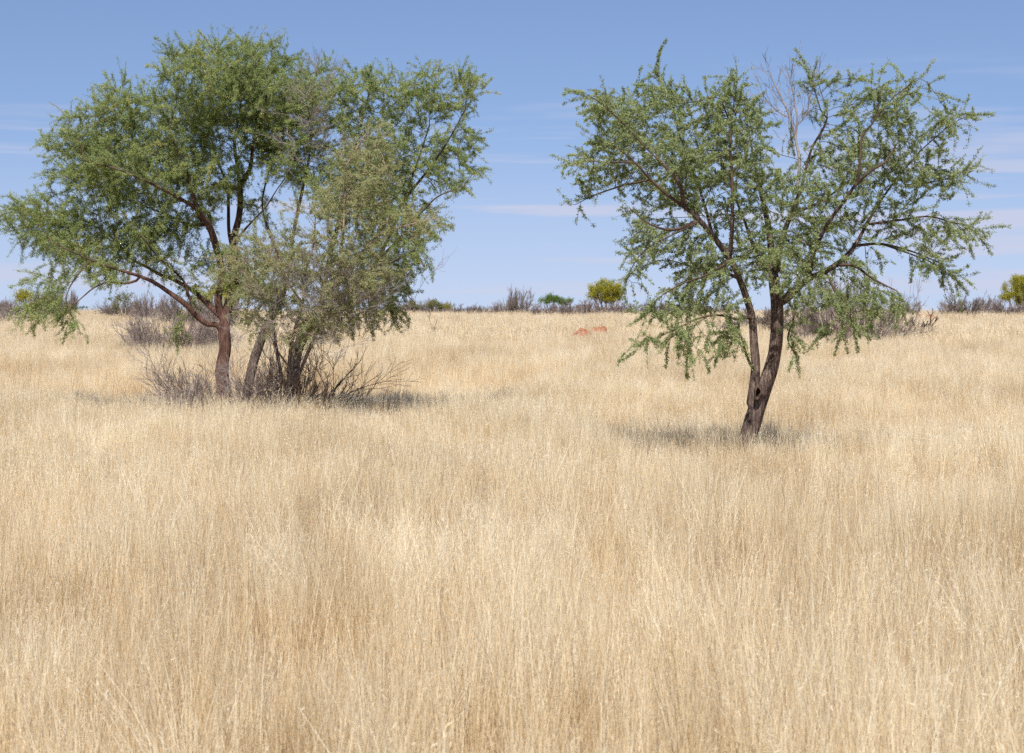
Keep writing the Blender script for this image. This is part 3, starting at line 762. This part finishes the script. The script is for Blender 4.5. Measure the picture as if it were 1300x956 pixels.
# ---- right tree
limbsD = [
    [(940, 614, 40), (943, 595, 36), (949, 562, 33), (957, 532, 33), (966, 504, 32), (977, 474, 31), (984, 446, 28), (987, 412, 28), (986, 378, 28), (982, 350, 24), (980, 325, 18, .3), (975, 285, 15, .8), (965, 240, 10, 1.1), (955, 190, 7, 1.2), (945, 140, 4, 1.2)],
    [(953, 520, 24, 0), (957, 490, 20, 0), (959, 462, 18, 0), (957, 435, 17), (955, 405, 16), (949, 383, 15), (938, 353, 14, -.1), (926, 328, 14, -.2), (906, 301, 13, -.4), (888, 280, 12, -.6), (868, 262, 10, -.7), (848, 248, 8, -.8), (826, 228, 7, -.9), (806, 206, 5, -1.0), (780, 185, 3, -1.1)],
    [(868, 262, 8, -.7), (864, 238, 7, -.9), (850, 217, 7, -1.0), (838, 205, 5, -1.0), (820, 188, 3, -1.0)],
    [(926, 330, 9, -.2), (929, 295, 8, -.4), (930, 255, 7, -.5), (929, 220, 6, -.5), (927, 190, 5, -.5), (927, 160, 4, -.5), (915, 125, 2.5, -.5)],
    [(905, 301, 7, -.3), (895, 262, 6, .5), (880, 215, 5, 1.0), (862, 170, 4, 1.2), (856, 140, 3, 1.2), (842, 100, 2, 1.2)],
    [(986, 385, 20), (999, 378, 18, -.1), (1012, 366, 15, -.2), (1026, 354, 14, -.3), (1047, 345, 12, -.4), (1068, 331, 11, -.4), (1085, 312, 9, -.3), (1100, 285, 8, -.2), (1118, 255, 6, 0), (1140, 225, 4, .2), (1170, 190, 3, .3)],
    [(1026, 354, 9, -.3), (1034, 320, 8, -.6), (1050, 285, 8, -.8), (1072, 255, 7, -.9), (1088, 232, 8, -.9), (1108, 215, 7, -.9), (1124, 205, 5, -.9), (1140, 180, 3, -.9)],
    [(1090, 232, 6, -.9), (1092, 200, 5, -.9), (1095, 172, 5, -.8), (1112, 150, 3, -.8), (1118, 115, 2, -.8)],
    [(985, 352, 14, .1), (990, 318, 12, .2), (998, 288, 11, .1), (1006, 268, 10, 0), (1018, 235, 7, 0), (1030, 190, 5, 0), (1050, 150, 4, 0), (1040, 110, 2, 0)],
    [(1060, 337, 7, -.4), (1085, 338, 6, -.7), (1110, 355, 5, -.9), (1138, 369, 3, -1.1)],
    [(1100, 285, 6, -.2), (1140, 280, 5, -.1), (1180, 275, 4, 0), (1215, 285, 3, 0)],
    [(1085, 312, 6, -.3), (1120, 310, 5, .5), (1160, 320, 4, .7), (1195, 335, 3, .8)],
    [(888, 280, 7, -.6), (855, 292, 6, -.8), (826, 285, 4, -.9), (800, 265, 3, -1.0)],
    [(951, 402, 6, -.1), (934, 405, 5, -.4), (912, 400, 4, -.7), (884, 405, 3, -1.0), (858, 418, 2.4, -1.1), (835, 428, 2, -1.2), (812, 434, 1.4, -1.2)],
    [(955, 470, 6, -.1), (946, 445, 5, -.2), (940, 425, 4, -.3), (930, 408, 3, -.4)],
    [(938, 353, 8, -.1), (915, 345, 6, .5), (885, 340, 5, 1.0), (850, 330, 3, 1.3)],
    [(982, 350, 10, .1), (960, 320, 9, .8), (945, 280, 7, 1.3), (925, 230, 5, 1.5), (905, 170, 3, 1.6)],
    [(1000, 380, 6, -.1), (1008, 400, 5, -.3), (1000, 430, 4, -.5), (1010, 450, 3, -.6)],
    [(1050, 345, 6, -.4), (1058, 365, 5, -.6), (1068, 390, 4, -.7), (1078, 405, 3, -.8)],
    [(1006, 268, 7, 0), (1030, 262, 6, .8), (1065, 240, 5, 1.2), (1110, 200, 3, 1.4)],
    [(806, 206, 4, -1.0), (772, 206, 3, -1.1), (744, 204, 2.2, -1.1), (724, 208, 1.5, -1.1)],
    [(826, 228, 4, -.9), (790, 236, 3, -.6), (754, 248, 2.4, -.4), (730, 260, 1.5, -.3)],
    [(820, 188, 3, -1.0), (792, 158, 2.6, -1.1), (766, 134, 2, -1.1), (746, 120, 1.4, -1.1)],
    [(862, 170, 3.5, 1.2), (850, 130, 3, 1.2), (840, 108, 2.2, 1.2), (834, 88, 1.4, 1.2)],
    [(927, 165, 3.5, -.5), (932, 128, 2.5, -.5), (936, 104, 1.5, -.5)],
    [(1170, 190, 3, .3), (1200, 164, 2.4, .3), (1218, 152, 2, .3), (1230, 146, 1.4, .3)],
    [(1150, 235, 3.5, .2), (1190, 230, 2.6, .2), (1220, 222, 2, .2), (1235, 217, 1.4, .2)],
    [(1205, 282, 3, 0), (1230, 286, 2.4, 0), (1238, 290, 2, 0), (1244, 300, 1.4, 0)],
    [(1112, 150, 3, -.8), (1132, 126, 2.5, -.8), (1152, 110, 2, -.8), (1168, 100, 1.4, -.8)],
    [(1045, 150, 3, 0), (1036, 120, 2.4, 0), (1030, 98, 1.5, 0)],
    [(888, 282, 4, -.6), (850, 300, 3.4, -.9), (818, 318, 2.6, -1.0), (800, 344, 2, -1.0), (794, 362, 1.4, -1.0)],
    [(1120, 310, 4, .5), (1165, 326, 3, .3), (1195, 340, 2.2, .2), (1212, 356, 1.4, .2)],
    [(926, 332, 5, -.3), (895, 350, 4, -.9), (862, 362, 3, -1.1), (834, 380, 2, -1.2), (818, 398, 1.4, -1.2)],
]
lobesD = [(752, 244, 30, 9, -.3, .3, 3), (752, 206, 28, 8, -1.1, .3, 3), (764, 132, 20, 12, -1.1, .3, 3), (838, 110, 8, 18, 1.2, .2, 3), (934, 120, 8, 18, -.5, .2, 3), (1208, 156, 26, 10, .3, .3, 3), (1212, 222, 28, 9, .2, .3, 3), (1220, 290, 22, 12, 0, .3, 3), (1150, 112, 22, 12, -.8, .3, 3), (1034, 112, 10, 18, 0, .2, 3), (806, 340, 18, 24, -1, .3, 2), (1200, 342, 20, 14, .2, .3, 2), (835, 378, 24, 18, -1.2, .3, 2), (790, 158, 40, 34, 0, 1.0, 1.2), (890, 200, 60, 50, -.3, 1.1, .5), (850, 140, 46, 40), (915, 150, 46, 42), (775, 205, 42, 24, 0, .9, .8), (845, 205, 76, 44), (925, 235, 60, 56), (870, 285, 62, 40), (1000, 255, 46, 46, 0, 1.4, .5),
          (1048, 145, 34, 36), (1095, 125, 44, 30), (1130, 165, 42, 36), (1180, 160, 34, 20, 0, .7, .7), (1080, 210, 62, 50), (1160, 215, 46, 34, 0, 1, .8), (1130, 270, 60, 40), (1200, 222, 30, 14, 0, .6, .6),
          (1200, 292, 36, 18, 0, .8, .7), (1160, 330, 38, 22, 0, .8, .5), (1050, 310, 56, 40, 0, 1.3, .6), (980, 320, 50, 40, 0, 1.3, .6), (905, 335, 50, 34, 0, 1.2, .8), (1085, 372, 52, 24, -.5, .9, .8),
          (870, 395, 40, 20, -1, .6, 1), (822, 430, 26, 9, -1.2, .35, 1.4), (875, 428, 36, 24, -.9, .5, 1.1), (925, 415, 28, 34, -.5, .6, .9), (900, 375, 46, 20, -.4, .7, 1), (1020, 365, 30, 26, -.5, .7), (1008, 425, 20, 18, -.5, .4, .7), (1075, 410, 34, 22, -.8, .5, .9), (1120, 385, 34, 16, -.9, .5, .9), (930, 165, 46, 46, .3, 1.2, .6), (955, 215, 40, 36, .3, 1.2, .5), (820, 300, 30, 34, -.6, .7, .5)]
tD, orgD, rD = tree('thorn_tree', 'open-crowned fresh green tree standing alone at right on a forked furrowed trunk', 21.5, (945, 602), limbsD, lobesD,
     (M['bark_brown'], M['twig_dark'], M['leaf_right']), 404, dens=178, layered=.85, col=dict(D=.085, kill=.145, infl=1.2, wiggle=.16),
     twig=dict(droop=0.045, Lr=(0.14, 0.46), prob=.85, mult=1, outw=0.55, align=.8, rmax=.009, r0=.0024),
     leaf=dict(spacing=0.0155, nl=7, l=0.023, w=0.0112, spread=0.011))
# bleached dead twigs standing out of its top
sk = Skeleton(); s = 21.8 / F
for li in [[(1012, 240, 6), (1015, 205, 6), (1010, 178, 5), (1003, 150, 4), (994, 128, 3.5), (985, 110, 3), (976, 92, 1.5)],
           [(1010, 178, 4), (1012, 150, 3.5), (1008, 125, 3), (1004, 100, 2), (1006, 82, 1)],
           [(1003, 150, 3), (988, 142, 2.5), (974, 128, 1.5), (966, 112, 1)],
           [(1012, 160, 3), (1026, 140, 2.5), (1030, 118, 2), (1040, 102, 1)]]:
    sk.limb([[*P(p[0], p[1], 21.4), p[2] * s / 3.2] for p in li])
pos, par, rad = np.array(sk.pos), np.array(sk.par), np.array(sk.rad)
A_ = Acc(); B_ = Acc(); wood(pos, par, rad, A_, A_, rD)
st_ = [(pos[i], norm(pos[i] - pos[par[i]]) + rD.normal(0, .6, 3), rD.uniform(.16, .34), .0034) for i in range(6, len(pos)) if par[i] >= 0 for _ in range(2)]
T_ = dead_twigs(st_, rD, 1, nk=3, up=.4, minr=.002)
for V_, Q_ in zip(T_.V, T_.Q): pass
A_.add(np.concatenate(T_.V), np.concatenate(T_.Q))
obj('dead_branches', A_.mesh('dead_branches', M['twig_grey'], orgD, False), tD)['label'] = 'bleached leafless twigs standing out of the crown top'
# knot hole in the trunk fork
hc = P(962, 499, 21.5 - 0.178)
ring = []
nn = 22
prof = [(1.75, .035), (1.55, -.012), (1.15, -.030), (0.95, -.010), (0.80, .035), (0.55, .060), (0.0, .065)]
for (rr_, dy) in prof:
    for k in range(nn):
        a = 2 * np.pi * k / nn; w_ = 1 + .12 * math.sin(3 * a + 1) + .08 * math.sin(5 * a)
        ring.append(hc + np.array([math.cos(a) * .028 * rr_ * w_ + .25 * math.sin(a) * .03 * rr_, dy, math.sin(a) * .062 * rr_ * w_]))
Q_ = [[i * nn + k, i * nn + (k + 1) % nn, (i + 1) * nn + (k + 1) % nn, (i + 1) * nn + k] for i in range(len(prof) - 1) for k in range(nn)]
m_hole = bark_mat('hollow_bark', (0.012, 0.008, 0.007), (0.07, 0.045, 0.036), (0.24, 0.16, 0.12))
kh = obj('knot_hole', mesh_from('knot_hole', np.array(ring) - orgD, np.array(Q_), m_hole, smooth=True), tD)
kh['label'] = 'dark oval hollow where the trunk forks'

# ------------------------------------------------------------------ dead brush round the left trunks
def brush(name, label, cat, c, n, L, r, mat, seed, depth=3, nk=3, flat=1.0, bias=(0, 0, 0), spread=.6, group=None, up=.2, gnarl=.13, zmin=None, base_r=.2, K=6, minr=.0028):
    rng = np.random.default_rng(seed)
    st = []
    for k in range(n):
        a = rng.random() * 6.283
        d = np.array([math.cos(a), math.sin(a), rng.uniform(.15, 1.1) * flat]) + bias
        b = rng.random() ** .5 * base_r
        st.append((c + [math.cos(a) * b, math.sin(a) * b, 0], d, L * rng.uniform(.6, 1.15), r * rng.uniform(.7, 1.2)))
    A = dead_twigs(st, rng, depth, nk=nk, spread=spread, up=up, gnarl=gnarl, minr=minr, zmin=zmin, K=K)
    o = obj(name, A.mesh(name, mat, c, False)); o.location = [float(v) for v in c]
    return tag(o, label, cat, group)
def gp(px, d):
    x = (px - 650) / F * d; return np.array([x, d, G(x, d)])
brush('dead_branch_pile', 'dark dead leafless branches arching out of the grass right of the leaning trunk', 'dead branches', gp(388, 28.9) + [0, 0, .1], 11, 1.12, .017, M['dead_brown'], 7, 3, 4, .6, (1.0, -.1, .3), group=None, zmin=.1)
brush('dead_brushwood', 'tangle of thin grey dead twigs heaped round the foot of the red-brown trunk', 'brushwood', gp(306, 29.8), 48, .95, .008, M['bush_mauve'], 8, 3, 4, .9, (0, -.1, .2), zmin=.12, base_r=.75, minr=.003)
brush('dead_thorn_shrub', 'upright bare brown thorn stems among the trunks of the left clump', 'dead shrub', gp(350, 28.9), 9, 1.0, .010, M['dead_brown'], 9, 3, 3, 1.5, (0, -.1, .3), up=.4, base_r=.35, zmin=.12)

# ------------------------------------------------------------------ bare bushes: mesh kinds in a unit size, then placed
def bush_mesh(seed, n, L, r, depth, nk, flat, spread, up, mat, minr, base_r=.3):
    rng = np.random.default_rng(seed); st = []
    for k in range(n):
        a = rng.random() * 6.283; el = rng.uniform(.2, 1.4) * flat
        d = np.array([math.cos(a), math.sin(a), el]); b = rng.random() ** .5 * base_r
        st.append((np.array([math.cos(a) * b, math.sin(a) * b, -.05]), d, L * rng.uniform(.7, 1.1), r * rng.uniform(.7, 1.2)))
    return dead_twigs(st, rng, depth, nk=nk, spread=spread, up=up, minr=minr, K=5)

def put_bush(me, name, label, cat, px0, px1, top, d, group=None, dz=0.0, depth_s=1.0):
    """scale a bush mesh to the width and height it has in the place"""
    wd = (px1 - px0) * .1; px0, px1 = px0 - wd, px1 + wd; c = gp((px0 + px1) / 2, d)
    co_ = np.empty(len(me.vertices) * 3, np.float32); me.vertices.foreach_get('co', co_); co_ = co_.reshape(-1, 3)
    w = np.percentile(co_[:, 0], 99.3) - np.percentile(co_[:, 0], .7); h = np.percentile(co_[:, 2], 99.6)
    H = EYE + (ROW0 - top) / F * d - c[2]; Wd = (px1 - px0) / F * d
    o = obj(name, me); o.location = [float(v) for v in c + [0, 0, dz]]
    sx = float(Wd / w); o.scale = (sx, sx * depth_s, float(H / h))
    return tag(o, label, cat, group)

kinds = []
for k, (sd_, n, L, flat, sp) in enumerate([(31, 26, .75, .9, .55), (32, 30, .7, .6, .6), (33, 22, .8, 1.2, .5), (34, 34, .6, .7, .7)]):
    mt = [M['bush_grey'], M['bush_mauve']][k % 2]
    kinds.append(bush_mesh(sd_, int(n * 1.7), L, .013, 3, [5, 4, 4], flat * .75, sp + .1, .15, mt, .0060).mesh('bare_bush', mt, (0, 0, 0), False))

# nearer bare bushes
bm = bush_mesh(51, 90, .9, .009, 3, [5, 4, 4], .55, .65, .2, M['bush_mauve'], .0038, .9).mesh('mauve_bush', M['bush_mauve'], (0, 0, 0), False)
put_bush(bm, 'bare_bush', 'low wide leafless mauve grey bush behind the red-brown trunk', 'bush', 168, 292, 396, 56)
bm = bush_mesh(52, 60, 1.0, .013, 3, [5, 4, 4], .7, .65, .15, M['bush_grey'], .0045, 1.3).mesh('wide_bush', M['bush_grey'], (0, 0, 0), False)
put_bush(bm, 'bare_bush', 'big sprawling leafless brown bush behind the forked trunk of the right tree', 'bush', 1010, 1152, 352, 66)
put_bush(kinds[2], 'bare_bush', 'leafless brown bush just left of the big sprawling one behind the right tree', 'bush', 930, 1035, 392, 78)
bm = bush_mesh(53, 4, 1.0, .030, 2, [3, 3], 2.6, .4, .4, M['dead_brown'], .012, .06).mesh('sapling', M['dead_brown'], (0, 0, 0), False)
put_bush(bm, 'dead_sapling', 'small dead forked sapling alone in the grass at right', 'dead sapling', 1158, 1184, 394, 72)

# leafy little trees and shrubs far off
def far_tree(name, label, cat, px, d, stem_px, lobes, leafmat, barkmat, seed, dens=12, group=None, nl=6, l=.085, base_dx=0, sparse=1.0, stemh=None):
    rng = np.random.default_rng(seed)
    org = gp(px, d); root = empty(name, org); tag(root, label, cat, group)
    s = d / F
    low = max(lb[1] + lb[3] for lb in lobes)
    top = np.array([P(lb[0], lb[1], d) for lb in lobes]).mean(0)
    sk = Skeleton()
    for k, lb in enumerate(lobes):
        c = P(lb[0], lb[1], d)
        b = org + [rng.normal(0, .12), rng.normal(0, .12), -.05]
        m1 = b + (c - b) * .45 + [rng.normal(0, .08), rng.normal(0, .3), -.1]
        sk.limb([[*b, stem_px * s / 3.2], [*m1, stem_px * s / 5], [*(c + [0, rng.normal(0, .3), 0]), stem_px * s / 10]], attach=False)
    att = sample_lobes([(*lb[:4], 0, lb[2] * s * 1.0) for lb in lobes], dens, rng, d)
    pos, par, rad, pd = colonize(sk, att, rng, D=.16, kill=.22, infl=2.0, iters=50)
    r = np.maximum(pipe_radii(par, rad, .008), .008)
    A = Acc(); kids = wood(pos, par, r, A, A, rng, split=.02)
    obj('trunk', A.mesh('trunk', barkmat, org, False), root)
    tips = np.array([i for i in range(len(pos)) if rad[i] <= 0 and r[i] < .025])
    n = int(len(tips) * 26 * sparse); i = rng.choice(tips, n)
    c = pos[i] + rng.normal(0, .13, (n, 3)); ax = norm(rng.normal(0, 1, (n, 3)))
    tb = rng.random(len(pos))
    V, Q, t = leafcloud(c, ax, rng, nl, l, l * .45, .05, tb[i])
    obj('crown', mesh_from('crown', V - org, Q, leafmat, {'tint': t}), root)
    return root
GH = 'scrub along the horizon'
far_tree('yellow_tree', 'round yellow-green tree on the horizon between the two big trees', 'tree', 770, 135, 5,
         [(757, 370, 13, 10), (770, 364, 14, 9), (784, 370, 11, 11), (778, 377, 14, 7), (752, 376, 8, 6), (764, 378, 10, 5)], M['leaf_yellow'], M['twig_dark'], 61, dens=18)
far_tree('yellow_tree', 'bright yellow-green tree cut by the right edge of the photo', 'tree', 1296, 125, 6,
         [(1290, 362, 14, 12), (1278, 375, 11, 8), (1300, 356, 10, 12), (1312, 366, 16, 16), (1290, 377, 16, 7)], M['leaf_yellow'], M['twig_dark'], 62, dens=18)
far_tree('flat_tree', 'small flat-topped green tree on the horizon left of the round yellow one', 'tree', 703, 150, 4,
         [(693, 381, 9, 4), (703, 378, 8, 4), (716, 383, 10, 3), (724, 382, 6, 3)], M['leaf_flat'], M['twig_dark'], 63, dens=26)
far_tree('yellow_tree', 'yellow-green leafy tree half hidden behind the red-brown trunk', 'tree', 306, 80, 7,
         [(285, 370, 20, 14), (318, 362, 24, 16), (345, 372, 16, 14), (262, 378, 14, 9)], M['leaf_yellow'], M['twig_dark'], 64, dens=14, sparse=.6)
far_tree('green_shrub', 'rounded yellow-green shrub on the horizon right of the left clump', 'shrub', 552, 150, 3,
         [(551, 386, 9, 5), (545, 389, 6, 4), (560, 390, 5, 3)], M['leaf_greygreen'], M['bush_grey'], 65, dens=26)
far_tree('green_shrub', 'tiny yellow-green shrub just right of the rounded one on the horizon', 'shrub', 569, 150, 2, [(569, 390, 4, 2.5)], M['leaf_yellow'], M['bush_grey'], 66, dens=50)
far_tree('green_shrub', 'pale green shrub tucked against the right edge of the left clump on the horizon', 'shrub', 529, 150, 2, [(529, 390, 8, 4), (515, 392, 7, 3)], M['leaf_greygreen'], M['bush_grey'], 67, dens=26)
far_tree('yellow_shrub', 'bright yellow-topped shrub on the horizon near the left edge', 'shrub', 32, 110, 3, [(30, 374, 11, 5), (26, 379, 7, 4), (38, 380, 6, 4)], M['leaf_yellow'], M['bush_grey'], 68, dens=22)
far_tree('green_shrub', 'grey-green shrub below the drooping branch tips at far left', 'shrub', 66, 110, 4, [(66, 376, 10, 6), (58, 383, 16, 8), (76, 386, 10, 8), (42, 390, 14, 7)], M['leaf_greygreen'], M['bush_grey'], 69, dens=16, sparse=.5)
far_tree('green_shrub', 'dull green shrub on the horizon under the big tree long left limb', 'shrub', 160, 115, 3, [(158, 379, 12, 7), (150, 385, 12, 6), (170, 386, 10, 6)], M['leaf_greygreen'], M['bush_grey'], 70, dens=16, sparse=.5)
far_tree('green_shrub', 'low grey-green bush in the grass seen just right of the leaning trunk', 'shrub', 408, 60, 4, [(400, 430, 14, 7), (418, 428, 15, 7), (432, 431, 10, 5)], M['leaf_greygreen'], M['bush_grey'], 71, dens=26, sparse=.45, l=.05)

far_tree('green_shrub', 'grey-green leafy bush mixed into the big sprawling bare one behind the right tree', 'shrub', 1072, 64, 5, [(1050, 378, 30, 13), (1090, 376, 28, 12), (1072, 388, 36, 12)], M['leaf_greygreen'], M['bush_grey'], 72, dens=14, sparse=.35, l=.05)
ROWS = [  # px0, px1, top row, distance, kind, label
    (-22, 14, 377, 118, 0, 'bare grey bush at the left edge of the photo on the horizon'),
    (8, 50, 382, 112, 1, 'bare mauve bush beneath the bright yellow-topped shrub at far left'),
    (38, 78, 369, 116, 2, 'tall bare twiggy bush between the yellow-topped and the grey-green shrub at far left'),
    (66, 96, 370, 122, 3, 'bare bush with a thin pointed top right of the grey-green shrub at far left'),
    (-15, 40, 394, 92, 1, 'low dark strip of bare bush in the grass at the far left'),
    (128, 178, 381, 120, 0, 'bare grey bush wrapped round the dull green shrub under the left limb'),
    (172, 214, 374, 112, 1, 'bare pinkish bush right of the dull green shrub under the left limb'),
    (205, 262, 376, 84, 2, 'bare bush behind the drooping leaves left of the red-brown trunk'),
    (250, 300, 372, 88, 3, 'bare bush directly behind the red-brown trunk'),
    (492, 526, 379, 150, 3, 'wispy bare bush at the right foot of the left clump on the horizon'),
    (532, 572, 382, 152, 1, 'bare bush wrapped round the rounded yellow-green shrub'),
    (572, 604, 387, 145, 0, 'low bare brown bush right of the tiny yellow-green shrub'),
    (598, 630, 388, 146, 2, 'low bare brown bush midway between the tiny shrub and the tall bare one'),
    (626, 652, 384, 143, 1, 'bare mauve bush touching the left side of the tall bare one'),
    (643, 676, 367, 143, 2, 'tallest bare pinkish bush on the horizon left of the flat green tree'),
    (678, 706, 385, 140, 3, 'bare bush in front of the flat-topped green tree'),
    (708, 745, 383, 136, 0, 'dark bare bush between the flat green tree and the round yellow tree'),
    (738, 790, 381, 132, 1, 'bare mauve bush round the foot of the round yellow tree'),
    (786, 822, 385, 140, 2, 'sparse bare bush right of the round yellow tree'),
    (816, 850, 382, 142, 0, 'bare bush second to the right of the round yellow tree'),
    (842, 884, 385, 145, 3, 'bare bush on the horizon behind the lowest left twigs of the right tree'),
    (876, 930, 384, 146, 1, 'bare bush on the horizon behind the left half of the right crown'),
    (1135, 1168, 384, 128, 2, 'small bare bush on the horizon just right of the big sprawling bush'),
    (1196, 1253, 375, 124, 0, 'rounded bare grey bush standing alone on the horizon at right'),
    (1256, 1312, 380, 121, 1, 'wide bare mauve bush under the bright tree at the right edge'),
]
for (a0, a1, tp, d, k, lb) in ROWS:
    o = put_bush(kinds[k], 'bare_bush', lb, 'bush', a0, a1, tp, d, GH)
    o.rotation_euler.z = 0.0
